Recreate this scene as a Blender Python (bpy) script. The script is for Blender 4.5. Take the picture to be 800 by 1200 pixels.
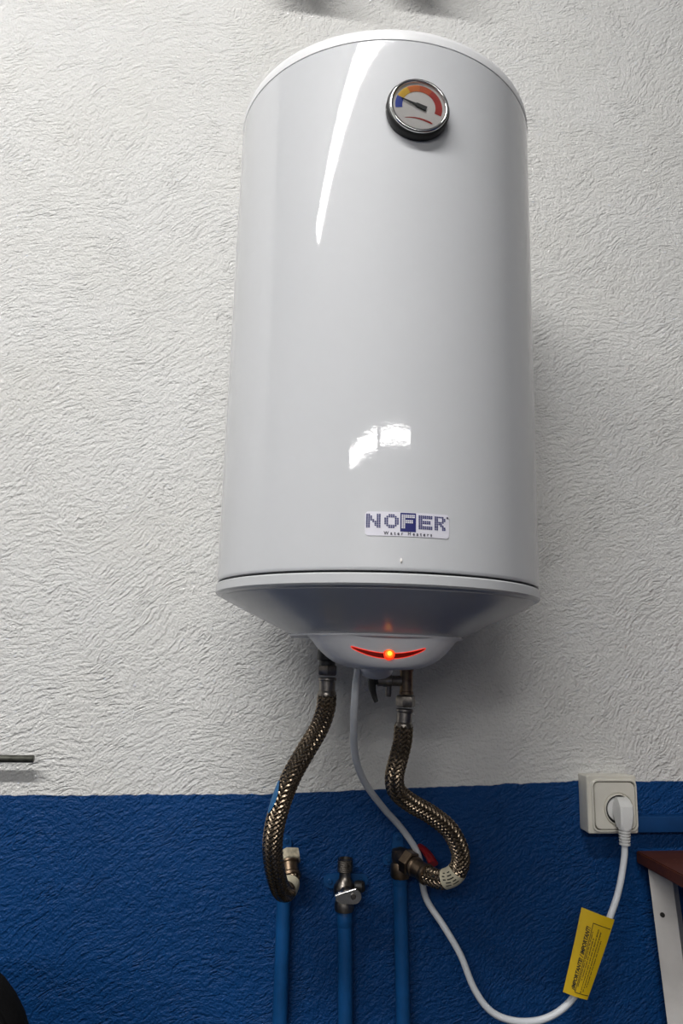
import bpy, bmesh, math, random
from mathutils import Vector, Matrix
random.seed(7)
PI = math.pi
scene = bpy.context.scene
for o in list(bpy.data.objects):
    bpy.data.objects.remove(o, do_unlink=True)
C = scene.collection

# ------------------------------------------------------------------ camera
PITCH, ROLL, YAW = 0.1965, 0.0258, 0.138
cam_data = bpy.data.cameras.new('camera')
cam_data.sensor_fit = 'VERTICAL'
cam_data.sensor_height = 36.0
cam_data.lens = 36.0 * 867.0 / 1200.0
cam_data.clip_start = 0.02
cam = bpy.data.objects.new('camera', cam_data)
C.objects.link(cam)
fw = Vector((math.sin(YAW) * math.cos(PITCH), math.cos(YAW) * math.cos(PITCH), math.sin(PITCH)))
rt = Vector((math.cos(YAW), -math.sin(YAW), 0))
up = rt.cross(fw)
cx = rt * math.cos(ROLL) + up * math.sin(ROLL)
cy = up * math.cos(ROLL) - rt * math.sin(ROLL)
M = Matrix((cx, cy, -fw)).transposed().to_4x4()
M.translation = Vector((-0.1659, -0.8733, 1.2668))
cam.matrix_world = M
scene.camera = cam

# ------------------------------------------------------------------ world and exposure
world = bpy.data.worlds.new('world')
scene.world = world
world.use_nodes = True
world.node_tree.nodes['Background'].inputs[0].default_value = (0.05, 0.05, 0.055, 1)
world.node_tree.nodes['Background'].inputs[1].default_value = 0.3
scene.view_settings.view_transform = 'Standard'
scene.view_settings.look = 'None'
scene.view_settings.exposure = 2.15
scene.view_settings.gamma = 1.0
scene.view_settings.use_curve_mapping = False
scene.cycles.max_bounces = 6
scene.cycles.caustics_reflective = False
scene.cycles.caustics_refractive = False
NEAR_LAMP = 21.0      # emission of the fluorescent fitting nearest the wall
FAR_LAMP = 5.5       # emission of the row further back

# ------------------------------------------------------------------ materials
def new_mat(name):
    m = bpy.data.materials.new(name)
    m.use_nodes = True
    return m, m.node_tree, m.node_tree.nodes['Principled BSDF']

def L(nt, a, b):
    nt.links.new(a, b)

def node(nt, kind, **kw):
    n = nt.nodes.new(kind)
    for k, v in kw.items():
        setattr(n, k, v)
    return n

def math_node(nt, op, a, b=None, c=None):
    n = nt.nodes.new('ShaderNodeMath')
    n.operation = op
    for i, v in enumerate((a, b, c)):
        if v is None:
            continue
        if isinstance(v, (int, float)):
            n.inputs[i].default_value = v
        else:
            nt.links.new(v, n.inputs[i])
    return n.outputs[0]

def simple(name, col, rough=0.5, metal=0.0, coat=0.0, noise=0.08, nscale=60.0, bump=0.0, bscale=300.0,
           bdist=0.001, spec=0.5, emit=None, emit_s=0.0):
    m, nt, b = new_mat(name)
    tc = node(nt, 'ShaderNodeTexCoord')
    nz = node(nt, 'ShaderNodeTexNoise')
    nz.inputs['Scale'].default_value = nscale
    nz.inputs['Detail'].default_value = 4
    L(nt, tc.outputs['Object'], nz.inputs['Vector'])
    rp = node(nt, 'ShaderNodeValToRGB')
    rp.color_ramp.elements[0].position = 0.3
    rp.color_ramp.elements[1].position = 0.7
    rp.color_ramp.elements[0].color = (*[c * (1 - noise) for c in col], 1)
    rp.color_ramp.elements[1].color = (*[min(1, c * (1 + noise)) for c in col], 1)
    L(nt, nz.outputs[0], rp.inputs[0])
    L(nt, rp.outputs[0], b.inputs['Base Color'])
    b.inputs['Roughness'].default_value = rough
    b.inputs['Metallic'].default_value = metal
    b.inputs['Coat Weight'].default_value = coat
    b.inputs['Coat Roughness'].default_value = 0.05
    b.inputs['Specular IOR Level'].default_value = spec
    if bump > 0:
        n2 = node(nt, 'ShaderNodeTexNoise')
        n2.inputs['Scale'].default_value = bscale
        n2.inputs['Detail'].default_value = 3
        L(nt, tc.outputs['Object'], n2.inputs['Vector'])
        bp = node(nt, 'ShaderNodeBump')
        bp.inputs['Strength'].default_value = bump
        bp.inputs['Distance'].default_value = bdist
        L(nt, n2.outputs[0], bp.inputs['Height'])
        L(nt, bp.outputs[0], b.inputs['Normal'])
    if emit:
        b.inputs['Emission Color'].default_value = (*emit, 1)
        b.inputs['Emission Strength'].default_value = emit_s
    return m

BLUE_PAINT = (0.0035, 0.047, 0.172)

def trowel_layer(nt, pos, scale, rfreq, pfreq, off):
    """streaks that follow arcs around scattered stroke centres"""
    vo = node(nt, 'ShaderNodeTexVoronoi', voronoi_dimensions='2D', feature='F1')
    vo.inputs['Scale'].default_value = scale
    add = node(nt, 'ShaderNodeVectorMath', operation='ADD')
    L(nt, pos, add.inputs[0])
    add.inputs[1].default_value = (off, off * 0.7, 0)
    L(nt, add.outputs[0], vo.inputs['Vector'])
    sub = node(nt, 'ShaderNodeVectorMath', operation='SUBTRACT')
    L(nt, add.outputs[0], sub.inputs[0])
    L(nt, vo.outputs['Position'], sub.inputs[1])
    sh = node(nt, 'ShaderNodeVectorMath', operation='ADD')
    L(nt, sub.outputs[0], sh.inputs[0])
    sh.inputs[1].default_value = (-0.6 / scale, 1.15 / scale, 0)
    ln = node(nt, 'ShaderNodeVectorMath', operation='LENGTH')
    L(nt, sh.outputs[0], ln.inputs[0])
    sp = node(nt, 'ShaderNodeSeparateXYZ')
    L(nt, sh.outputs[0], sp.inputs[0])
    phi = math_node(nt, 'ARCTAN2', sp.outputs[1], sp.outputs[0])
    sc = node(nt, 'ShaderNodeSeparateColor')
    L(nt, vo.outputs['Color'], sc.inputs[0])
    cb = node(nt, 'ShaderNodeCombineXYZ')
    L(nt, math_node(nt, 'MULTIPLY', ln.outputs['Value'], rfreq), cb.inputs[0])
    L(nt, math_node(nt, 'MULTIPLY', phi, pfreq), cb.inputs[1])
    L(nt, math_node(nt, 'MULTIPLY', sc.outputs[0], 40.0), cb.inputs[2])
    nz = node(nt, 'ShaderNodeTexNoise')
    nz.inputs['Scale'].default_value = 1.0
    nz.inputs['Detail'].default_value = 1.5
    nz.inputs['Roughness'].default_value = 0.5
    nz.inputs['Distortion'].default_value = 0.15
    L(nt, cb.outputs[0], nz.inputs['Vector'])
    return nz.outputs[0], sc.outputs[1]

def plaster_material(name, axis='XZ', strength=1.0, white=(0.69, 0.687, 0.675)):
    m, nt, b = new_mat(name)
    geo = node(nt, 'ShaderNodeNewGeometry')
    sp = node(nt, 'ShaderNodeSeparateXYZ')
    L(nt, geo.outputs['Position'], sp.inputs[0])
    h = sp.outputs[0] if axis == 'XZ' else sp.outputs[1]
    flat = node(nt, 'ShaderNodeCombineXYZ')
    L(nt, h, flat.inputs[0])
    L(nt, sp.outputs[2], flat.inputs[1])
    wz = node(nt, 'ShaderNodeTexNoise')
    wz.inputs['Scale'].default_value = 9.0
    wz.inputs['Detail'].default_value = 2.0
    L(nt, flat.outputs[0], wz.inputs['Vector'])
    ws = node(nt, 'ShaderNodeVectorMath', operation='SUBTRACT')
    L(nt, wz.outputs['Color'], ws.inputs[0])
    ws.inputs[1].default_value = (0.5, 0.5, 0.5)
    wm = node(nt, 'ShaderNodeVectorMath', operation='SCALE')
    L(nt, ws.outputs[0], wm.inputs[0])
    wm.inputs['Scale'].default_value = 0.05
    wa = node(nt, 'ShaderNodeVectorMath', operation='ADD')
    L(nt, flat.outputs[0], wa.inputs[0])
    L(nt, wm.outputs[0], wa.inputs[1])
    pos = wa.outputs[0]
    a, ra = trowel_layer(nt, pos, 3.2, 170.0, 16.0, 3.3)
    c, rc = trowel_layer(nt, pos, 3.6, 190.0, 20.0, 7.9)
    # fine sandy grain
    g = node(nt, 'ShaderNodeTexNoise')
    g.inputs['Scale'].default_value = 275.0
    g.inputs['Detail'].default_value = 1.5
    g.inputs['Roughness'].default_value = 0.5
    L(nt, flat.outputs[0], g.inputs['Vector'])
    # thin torn ridges: sharpen the streaks
    def ridge(v, p):
        t = math_node(nt, 'SUBTRACT', v, 0.5)
        t = math_node(nt, 'ABSOLUTE', t)
        t = math_node(nt, 'MULTIPLY', t, 13.0)
        t = math_node(nt, 'MINIMUM', t, 1.0)
        return math_node(nt, 'POWER', t, p)
    # torn furrows only here and there
    pt = node(nt, 'ShaderNodeTexNoise')
    pt.inputs['Scale'].default_value = 22.0
    pt.inputs['Detail'].default_value = 2.0
    L(nt, pos, pt.inputs['Vector'])
    pm = node(nt, 'ShaderNodeMapRange')
    pm.inputs['From Min'].default_value = 0.48
    pm.inputs['From Max'].default_value = 0.68
    L(nt, pt.outputs[0], pm.inputs['Value'])
    furrow = math_node(nt, 'SUBTRACT', 1.0, ridge(a, 0.7))
    furrow = math_node(nt, 'MULTIPLY', furrow, pm.outputs[0])
    def torn(v, lo, hi):
        mr = node(nt, 'ShaderNodeMapRange', interpolation_type='SMOOTHSTEP')
        mr.inputs['From Min'].default_value = lo
        mr.inputs['From Max'].default_value = hi
        L(nt, v, mr.inputs['Value'])
        return mr.outputs[0]
    g2 = node(nt, 'ShaderNodeTexNoise')
    g2.inputs['Scale'].default_value = 120.0
    g2.inputs['Detail'].default_value = 2.0
    g2.inputs['Roughness'].default_value = 0.7
    L(nt, pos, g2.inputs['Vector'])
    hsum = math_node(nt, 'MULTIPLY', furrow, -0.22)
    hsum = math_node(nt, 'ADD', hsum, math_node(nt, 'MULTIPLY', torn(c, 0.40, 0.56), math_node(nt, 'MULTIPLY_ADD', pm.outputs[0], 0.13, 0.13)))
    hsum = math_node(nt, 'ADD', hsum, math_node(nt, 'MULTIPLY', torn(g2.outputs[0], 0.42, 0.60), 0.15))
    hsum = math_node(nt, 'ADD', hsum, math_node(nt, 'MULTIPLY', c, 0.12))
    hsum = math_node(nt, 'ADD', hsum, math_node(nt, 'MULTIPLY', g.outputs[0], 0.48))
    bp = node(nt, 'ShaderNodeBump')
    bp.inputs['Strength'].default_value = strength
    bp.inputs['Distance'].default_value = 0.0033
    L(nt, hsum, bp.inputs['Height'])
    L(nt, bp.outputs[0], b.inputs['Normal'])
    # painted dado: hand-cut edge that climbs slightly to the right
    en = node(nt, 'ShaderNodeTexNoise')
    en.inputs['Scale'].default_value = 45.0
    en.inputs['Detail'].default_value = 3.0
    L(nt, flat.outputs[0], en.inputs['Vector'])
    if axis == 'XZ':
        xr = math_node(nt, 'MAXIMUM', math_node(nt, 'MINIMUM', h, 0.35), -0.11)
        edge = math_node(nt, 'MULTIPLY_ADD', xr, 0.0345, 1.0858)
        edge = math_node(nt, 'MULTIPLY_ADD', h, 0.006, edge)
    else:
        edge = math_node(nt, 'ADD', 1.088, 0.0)
    edge = math_node(nt, 'ADD', edge, math_node(nt, 'MULTIPLY', math_node(nt, 'SUBTRACT', en.outputs[0], 0.5), 0.006))
    d = math_node(nt, 'SUBTRACT', edge, sp.outputs[2])
    mask = node(nt, 'ShaderNodeMapRange')
    mask.inputs['From Min'].default_value = -0.0006
    mask.inputs['From Max'].default_value = 0.0006
    L(nt, d, mask.inputs['Value'])
    # soft stains in the paint
    st = node(nt, 'ShaderNodeTexNoise')
    st.inputs['Scale'].default_value = 5.0
    st.inputs['Detail'].default_value = 5.0
    L(nt, flat.outputs[0], st.inputs['Vector'])
    wr = node(nt, 'ShaderNodeValToRGB')
    wr.color_ramp.elements[0].position = 0.3
    wr.color_ramp.elements[1].position = 0.6
    wr.color_ramp.elements[0].color = (white[0] * 0.97, white[1] * 0.965, white[2] * 0.95, 1)
    wr.color_ramp.elements[1].color = (*white, 1)
    L(nt, st.outputs[0], wr.inputs[0])
    br = node(nt, 'ShaderNodeValToRGB')
    br.color_ramp.elements[0].position = 0.3
    br.color_ramp.elements[1].position = 0.7
    br.color_ramp.elements[0].color = (*[k * 0.88 for k in BLUE_PAINT], 1)
    br.color_ramp.elements[1].color = (*[k * 1.1 for k in BLUE_PAINT], 1)
    L(nt, st.outputs[0], br.inputs[0])
    mx = node(nt, 'ShaderNodeMix', data_type='RGBA')
    L(nt, mask.outputs[0], mx.inputs['Factor'])
    L(nt, wr.outputs[0], mx.inputs['A'])
    L(nt, br.outputs[0], mx.inputs['B'])
    L(nt, mx.outputs['Result'], b.inputs['Base Color'])
    ro = node(nt, 'ShaderNodeMapRange')
    ro.inputs['To Min'].default_value = 0.85
    ro.inputs['To Max'].default_value = 0.5
    L(nt, mask.outputs[0], ro.inputs['Value'])
    L(nt, ro.outputs[0], b.inputs['Roughness'])
    b.inputs['Specular IOR Level'].default_value = 0.2
    return m

MAT = {}
MAT['plaster'] = plaster_material('trowelled plaster')
def dado_material(name, upper):
    """plain painted wall with the same blue dado, for the walls behind the viewer"""
    m, nt, b = new_mat(name)
    geo = node(nt, 'ShaderNodeNewGeometry')
    sp = node(nt, 'ShaderNodeSeparateXYZ')
    L(nt, geo.outputs['Position'], sp.inputs[0])
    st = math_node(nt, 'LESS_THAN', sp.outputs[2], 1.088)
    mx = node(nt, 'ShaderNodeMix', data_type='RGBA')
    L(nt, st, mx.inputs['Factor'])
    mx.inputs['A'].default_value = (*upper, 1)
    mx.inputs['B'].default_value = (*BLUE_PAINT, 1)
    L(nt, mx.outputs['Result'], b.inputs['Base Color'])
    b.inputs['Roughness'].default_value = 0.8
    return m
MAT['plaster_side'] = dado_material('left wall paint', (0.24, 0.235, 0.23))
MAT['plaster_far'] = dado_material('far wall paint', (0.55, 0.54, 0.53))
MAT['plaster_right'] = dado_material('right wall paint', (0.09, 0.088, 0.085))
MAT['floor'] = simple('worn concrete', (0.03, 0.029, 0.028), 0.7, noise=0.25, nscale=6, bump=0.3)
MAT['ceiling'] = simple('ceiling paint', (0.28, 0.28, 0.275), 0.9, bump=0.2, bscale=80)
MAT['enamel'] = simple('white enamel', (0.575, 0.585, 0.605), 0.5, coat=1.0, spec=0.15, noise=0.006, bump=0.045, bscale=300, bdist=0.0006)
MAT['enamel'].node_tree.nodes['Principled BSDF'].inputs['Coat Roughness'].default_value = 0.03
nt_ = MAT['enamel'].node_tree                      # ripple sits in the glaze, not in the pigment under it
b_ = nt_.nodes['Principled BSDF']
lk_ = b_.inputs['Normal'].links[0]
src_ = lk_.from_socket
nt_.links.remove(lk_)
nt_.links.new(src_, b_.inputs['Coat Normal'])
MAT['cap'] = simple('white plastic cap', (0.76, 0.765, 0.775), 0.35, noise=0.01)
MAT['cover'] = simple('white plastic cover', (0.53, 0.54, 0.555), 0.24, coat=0.15, noise=0.01)
MAT['bowl'] = simple('grey white plastic', (0.74, 0.74, 0.765), 0.35, noise=0.01)
MAT['groove'] = simple('dark seam rubber', (0.02, 0.02, 0.02), 0.8)  # near-black ring set back in the tank seam
MAT['black'] = simple('black plastic', (0.012, 0.012, 0.012), 0.45)
MAT['black_fabric'] = simple('black padding', (0.004, 0.004, 0.0045), 0.9, spec=0.1, bump=0.4, bscale=400)
MAT['chrome'] = simple('chrome', (0.72, 0.72, 0.72), 0.15, metal=1.0, noise=0.03)
MAT['dull_chrome'] = simple('dull nickel', (0.22, 0.20, 0.18), 0.34, metal=1.0, noise=0.25, nscale=180)
MAT['braid'] = simple('steel braid', (0.25, 0.195, 0.14), 0.27, metal=1.0, noise=0.25, nscale=120)
MAT['hose_core'] = simple('hose liner', (0.018, 0.014, 0.011), 0.6)
MAT['brass'] = simple('tarnished brass', (0.20, 0.145, 0.10), 0.38, metal=1.0, noise=0.25, nscale=150)
MAT['tape'] = simple('beige thread tape', (0.52, 0.46, 0.34), 0.7, noise=0.3, nscale=200, bump=0.4, bscale=500)
MAT['paper'] = simple('paper label', (0.62, 0.57, 0.42), 0.7, noise=0.08)
MAT['ink'] = simple('black ink', (0.015, 0.013, 0.01), 0.7)
MAT['blue_metal'] = simple('blue painted metal', (0.006, 0.068, 0.215), 0.45, spec=0.3, noise=0.15, nscale=40, bump=0.15, bscale=250)
MAT['blue_trunk'] = simple('blue painted trunking', (0.004, 0.042, 0.145), 0.55, noise=0.12, nscale=40, spec=0.2)
MAT['blue_smear'] = simple('blue paint smear', (0.015, 0.11, 0.27), 0.5)
MAT['cable'] = simple('white cable', (0.66, 0.68, 0.71), 0.4, noise=0.03)
MAT['plug'] = simple('white plug', (0.66, 0.66, 0.65), 0.4, noise=0.02)
MAT['cream'] = simple('cream plastic', (0.70, 0.675, 0.60), 0.35, noise=0.04, nscale=30)
MAT['joint_brown'] = simple('brown joint', (0.10, 0.085, 0.06), 0.7)  # dark brown band between socket rim and centre plate
MAT['yellow'] = simple('yellow label', (0.66, 0.43, 0.006), 0.5, noise=0.06, nscale=20)
MAT['red'] = simple('red plastic lever', (0.26, 0.006, 0.008), 0.35)
MAT['label_white'] = simple('sticker white', (0.70, 0.69, 0.76), 0.35, noise=0.01)
MAT['label_blue'] = simple('sticker blue', (0.006, 0.009, 0.13), 0.4, noise=0.02)
MAT['label_grey'] = simple('sticker text', (0.03, 0.03, 0.05), 0.4)
MAT['dial'] = simple('dial white', (0.82, 0.79, 0.76), 0.5, noise=0.01)
MAT['d_blue'] = simple('dial blue', (0.012, 0.05, 0.42), 0.5)
MAT['d_yellow'] = simple('dial yellow', (0.80, 0.47, 0.012), 0.5)
MAT['d_orange'] = simple('dial orange', (0.72, 0.17, 0.012), 0.5)
MAT['d_orange2'] = simple('dial deep orange', (0.62, 0.085, 0.010), 0.5)
MAT['d_red'] = simple('dial red', (0.46, 0.018, 0.010), 0.5)
MAT['slot_glow'] = simple('lit red rim', (0.5, 0.02, 0.01), 0.4, emit=(1.0, 0.055, 0.03), emit_s=0.22)
MAT['slot_dark'] = simple('dark red lens', (0.10, 0.006, 0.004), 0.2, emit=(0.5, 0.01, 0.005), emit_s=0.03)
MAT['lamp_rim'] = simple('lit lamp rim', (0.6, 0.05, 0.01), 0.3, emit=(1.0, 0.035, 0.006), emit_s=0.25)
MAT['lamp_mid'] = simple('lit lamp lens', (0.7, 0.1, 0.01), 0.3, emit=(1.0, 0.13, 0.008), emit_s=0.35)
MAT['lamp_core'] = simple('lit lamp filament', (0.9, 0.5, 0.1), 0.3, emit=(1.0, 0.42, 0.03), emit_s=0.5)
MAT['wood'] = simple('brown stained board', (0.10, 0.026, 0.010), 0.35, noise=0.35, nscale=25)
MAT['white_metal'] = simple('white painted steel', (0.62, 0.59, 0.56), 0.5, noise=0.10, nscale=18)
MAT['rod'] = simple('dark steel rod', (0.10, 0.10, 0.085), 0.4, metal=0.7, noise=0.3, nscale=120)
MAT['lamp_near'] = simple('lit diffuser', (0.9, 0.9, 0.9), 0.5, emit=(1.0, 0.985, 0.96), emit_s=NEAR_LAMP)
MAT['lamp_far'] = simple('lit tube', (0.9, 0.9, 0.9), 0.5, emit=(1.0, 0.985, 0.96), emit_s=FAR_LAMP)
MAT['lamp_far_bright'] = simple('lit tube boosted', (0.9, 0.9, 0.9), 0.5, emit=(1.0, 0.985, 0.96), emit_s=FAR_LAMP * 2.6)  # left rear tube boosted to add fill light from the front left
MAT['housing'] = simple('lamp housing', (0.7, 0.7, 0.7), 0.4)

def wood_grain():
    m, nt, b = new_mat('brown stained board grain')
    tc = node(nt, 'ShaderNodeTexCoord')
    mp = node(nt, 'ShaderNodeMapping')
    mp.inputs['Scale'].default_value = (6, 60, 60)
    L(nt, tc.outputs['Object'], mp.inputs['Vector'])
    nz = node(nt, 'ShaderNodeTexNoise')
    nz.inputs['Scale'].default_value = 1.5
    nz.inputs['Detail'].default_value = 6
    L(nt, mp.outputs[0], nz.inputs['Vector'])
    rp = node(nt, 'ShaderNodeValToRGB')
    rp.color_ramp.elements[0].color = (0.030, 0.008, 0.004, 1)
    rp.color_ramp.elements[1].color = (0.125, 0.034, 0.013, 1)
    L(nt, nz.outputs[0], rp.inputs[0])
    vo = node(nt, 'ShaderNodeTexNoise')          # pale scuffs and specks
    vo.inputs['Scale'].default_value = 130
    L(nt, tc.outputs['Object'], vo.inputs['Vector'])
    rs = node(nt, 'ShaderNodeValToRGB')
    rs.color_ramp.elements[0].position = 0.70
    rs.color_ramp.elements[1].position = 0.78
    L(nt, vo.outputs[0], rs.inputs[0])
    mx = node(nt, 'ShaderNodeMix', data_type='RGBA')
    L(nt, rs.outputs[0], mx.inputs['Factor'])
    L(nt, rp.outputs[0], mx.inputs['A'])
    mx.inputs['B'].default_value = (0.45, 0.30, 0.22, 1)
    L(nt, mx.outputs['Result'], b.inputs['Base Color'])
    b.inputs['Roughness'].default_value = 0.4
    return m
MAT['wood'] = wood_grain()

def glass_material():
    m, nt, b = new_mat('clear dial window')
    nt.nodes.remove(b)
    out = nt.nodes['Material Output']
    tr = node(nt, 'ShaderNodeBsdfTransparent')
    gl = node(nt, 'ShaderNodeBsdfGlossy')
    gl.inputs['Roughness'].default_value = 0.02
    fr = node(nt, 'ShaderNodeFresnel')
    fr.inputs['IOR'].default_value = 1.3
    mx = node(nt, 'ShaderNodeMixShader')
    L(nt, fr.outputs[0], mx.inputs[0])
    L(nt, tr.outputs[0], mx.inputs[1])
    L(nt, gl.outputs[0], mx.inputs[2])
    L(nt, mx.outputs[0], out.inputs['Surface'])
    return m
MAT['glass'] = glass_material()

# ------------------------------------------------------------------ mesh helpers
def tag(o, label, cat, group=None):
    o['label'] = label
    o['category'] = cat
    if group:
        o['group'] = group
    return o

def thing(name, label, cat, loc=(0, 0, 0), group=None):
    o = bpy.data.objects.new(name, None)
    C.objects.link(o)
    o.location = loc
    o.empty_display_size = 0.05
    return tag(o, label, cat, group)

def obj(name, bm, mat, parent=None, smooth=35):
    bmesh.ops.recalc_face_normals(bm, faces=bm.faces[:])
    me = bpy.data.meshes.new(name)
    bm.to_mesh(me)
    bm.free()
    for mt in (mat if isinstance(mat, (list, tuple)) else [mat]):
        me.materials.append(MAT[mt])
    if smooth:
        for p in me.polygons:
            p.use_smooth = True
        me.set_sharp_from_angle(angle=math.radians(smooth))
    o = bpy.data.objects.new(name, me)
    C.objects.link(o)
    if parent is not None:
        base = Vector((0, 0, 0))
        q = parent
        while q is not None:
            base += q.location
            q = q.parent
        o.parent = parent
        # mesh coordinates are given in world space: move them under the parent
        me.transform(Matrix.Translation(-base))
    return o

def structure(name, bm, mat, smooth=0):
    o = obj(name, bm, mat, None, smooth)
    o['kind'] = 'structure'
    return o

def box(bm, lo, hi, bevel=0.0, seg=2, mat=None):
    lo, hi = Vector(lo), Vector(hi)
    r = bmesh.ops.create_cube(bm, size=1.0)
    vs = r['verts']
    for v in vs:
        v.co = Vector(((lo[i] + hi[i]) / 2 + v.co[i] * (hi[i] - lo[i]) for i in range(3)))
    if bevel > 0:
        es = list({e for v in vs for e in v.link_edges})
        bmesh.ops.bevel(bm, geom=es, offset=bevel, segments=seg, affect='EDGES', profile=0.6)
    return bm

def frame_of(axis):
    a = Vector(axis).normalized()
    t = Vector((0, 0, 1)) if abs(a.z) < 0.9 else Vector((1, 0, 0))
    u = t.cross(a).normalized()
    return u, a.cross(u).normalized(), a

def lathe(bm, profile, origin=(0, 0, 0), axis=(0, 0, 1), seg=48, cap0=True, cap1=True, rot=0.0, sx=1.0, sy=1.0):
    """revolve (radius, height) pairs about an axis"""
    u, w, a = frame_of(axis)
    o = Vector(origin)
    rings = []
    for r, h in profile:
        if r < 1e-7:
            rings.append([bm.verts.new(o + a * h)])
        else:
            rings.append([bm.verts.new(o + a * h + (u * math.cos(rot + 2 * PI * k / seg) * sx + w * math.sin(rot + 2 * PI * k / seg) * sy) * r)
                          for k in range(seg)])
    for A, B in zip(rings, rings[1:]):
        if len(A) == 1 and len(B) == 1:
            continue
        for k in range(seg):
            k2 = (k + 1) % seg
            if len(A) == 1:
                bm.faces.new((A[0], B[k], B[k2]))
            elif len(B) == 1:
                bm.faces.new((A[k], A[k2], B[0]))
            else:
                bm.faces.new((A[k], A[k2], B[k2], B[k]))
    if cap0 and len(rings[0]) > 1:
        bm.faces.new(rings[0][::-1])
    if cap1 and len(rings[-1]) > 1:
        bm.faces.new(rings[-1])
    return bm

def spline(pts, step=0.004):
    P = [Vector(p) for p in pts]
    P = [P[0] * 2 - P[1]] + P + [P[-1] * 2 - P[-2]]
    out = []
    for i in range(1, len(P) - 2):
        p0, p1, p2, p3 = P[i - 1:i + 3]
        n = max(3, int((p2 - p1).length / step * 3))
        for k in range(n):
            t = k / n
            # centripetal-like smooth via cubic hermite with chord-scaled tangents
            d1 = (p2 - p0) * ((p2 - p1).length / max(1e-6, (p2 - p1).length + (p1 - p0).length))
            d2 = (p3 - p1) * ((p2 - p1).length / max(1e-6, (p3 - p2).length + (p2 - p1).length))
            h = (2 * t**3 - 3 * t**2 + 1, t**3 - 2 * t**2 + t, -2 * t**3 + 3 * t**2, t**3 - t**2)
            out.append(p1 * h[0] + d1 * h[1] + p2 * h[2] + d2 * h[3])
    out.append(P[-2])
    # even spacing
    res = [out[0]]
    acc = 0.0
    for a, b in zip(out, out[1:]):
        seg = (b - a).length
        while acc + seg >= step:
            t = (step - acc) / seg
            a = a + (b - a) * t
            res.append(a.copy())
            seg = (b - a).length
            acc = 0.0
        acc += seg
    if (res[-1] - out[-1]).length > step * 0.3:
        res.append(out[-1])
    return res

def frames(path):
    T = []
    for i in range(len(path)):
        T.append((path[min(i + 1, len(path) - 1)] - path[max(i - 1, 0)]).normalized())
    u, w, a = frame_of(T[0])
    F = []
    for t in T:
        u = (u - t * u.dot(t)).normalized()
        F.append((u.copy(), t.cross(u).normalized(), t))
    return F

def tube(bm, path, r, seg=16, caps=True, flat=1.0):
    F = frames(path)
    rings = []
    for i, (p, (u, w, t)) in enumerate(zip(path, F)):
        rr = r(i / (len(path) - 1)) if callable(r) else r
        rings.append([bm.verts.new(p + (u * math.cos(2 * PI * k / seg) + w * math.sin(2 * PI * k / seg) * flat) * rr) for k in range(seg)])
    for A, B in zip(rings, rings[1:]):
        for k in range(seg):
            bm.faces.new((A[k], A[(k + 1) % seg], B[(k + 1) % seg], B[k]))
    if caps:
        bm.faces.new(rings[0][::-1])
        bm.faces.new(rings[-1])
    return bm

def braid(bm, path, r, n=12, width=0.0034):
    """woven flat strands, two opposite helices passing over and under each other"""
    step = (path[1] - path[0]).length
    F = frames(path)
    per = 2 * PI / n
    rate = step / r            # 45 degree lay
    for d in (1, -1):
        for k in range(n):
            prev = None
            for i, (p, (u, w, t)) in enumerate(zip(path, F)):
                ang = d * (i * rate) + k * per
                ph = (i * rate) / per * 2 * PI / 2.0 + (PI * k)
                lift = 0.0005 * math.cos(ph) * d
                row = []
                for j, dr in ((-1, -0.0006), (0, 0.0006), (1, -0.0006)):
                    # across the strand
                    a2 = ang + j * (width / 2) * 0.7071 / r * d
                    sft = -j * (width / 2) * 0.7071
                    rad = u * math.cos(a2) + w * math.sin(a2)
                    row.append(bm.verts.new(p + t * sft + rad * (r + lift + dr)))
                if prev:
                    for j in range(2):
                        bm.faces.new((prev[j], prev[j + 1], row[j + 1], row[j]))
                prev = row
    return bm

def poly(bm, pts, mi=0):
    f = bm.faces.new([bm.verts.new(p) for p in pts])
    f.material_index = mi
    return f

def text_mesh(body, size, shear=0.0, space=1.0, offset=0.0):
    cu = bpy.data.curves.new('lettering', 'FONT')
    cu.body = body
    cu.size = size
    cu.shear = shear
    cu.space_character = space
    cu.offset = offset
    cu.align_x = 'CENTER'
    cu.align_y = 'CENTER'
    cu.resolution_u = 3
    o = bpy.data.objects.new('lettering', cu)
    C.objects.link(o)
    dg = bpy.context.evaluated_depsgraph_get()
    me = bpy.data.meshes.new_from_object(o.evaluated_get(dg))
    bpy.data.objects.remove(o, do_unlink=True)
    bm = bmesh.new()
    bm.from_mesh(me)
    bpy.data.meshes.remove(me)
    return bm

# ------------------------------------------------------------------ the room
WY = 0.21                                    # face of the wall the heater hangs on
X0, X1, YB, H = -3.4, 2.6, -5.4, 3.33
bm = bmesh.new(); box(bm, (X0 - 0.2, WY, 0), (X1 + 0.2, WY + 0.2, H)); structure('wall_back', bm, 'plaster')
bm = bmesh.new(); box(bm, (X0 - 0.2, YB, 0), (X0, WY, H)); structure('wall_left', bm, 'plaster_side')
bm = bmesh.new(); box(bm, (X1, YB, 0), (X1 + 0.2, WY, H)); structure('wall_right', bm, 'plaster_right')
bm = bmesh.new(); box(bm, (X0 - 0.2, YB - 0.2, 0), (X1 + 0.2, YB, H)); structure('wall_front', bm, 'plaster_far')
bm = bmesh.new(); box(bm, (X0 - 0.2, YB - 0.2, -0.1), (X1 + 0.2, WY + 0.2, 0)); structure('floor', bm, 'floor')
bm = bmesh.new(); box(bm, (X0 - 0.2, YB - 0.2, H), (X1 + 0.2, WY + 0.2, H + 0.1)); structure('ceiling', bm, 'ceiling')

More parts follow.
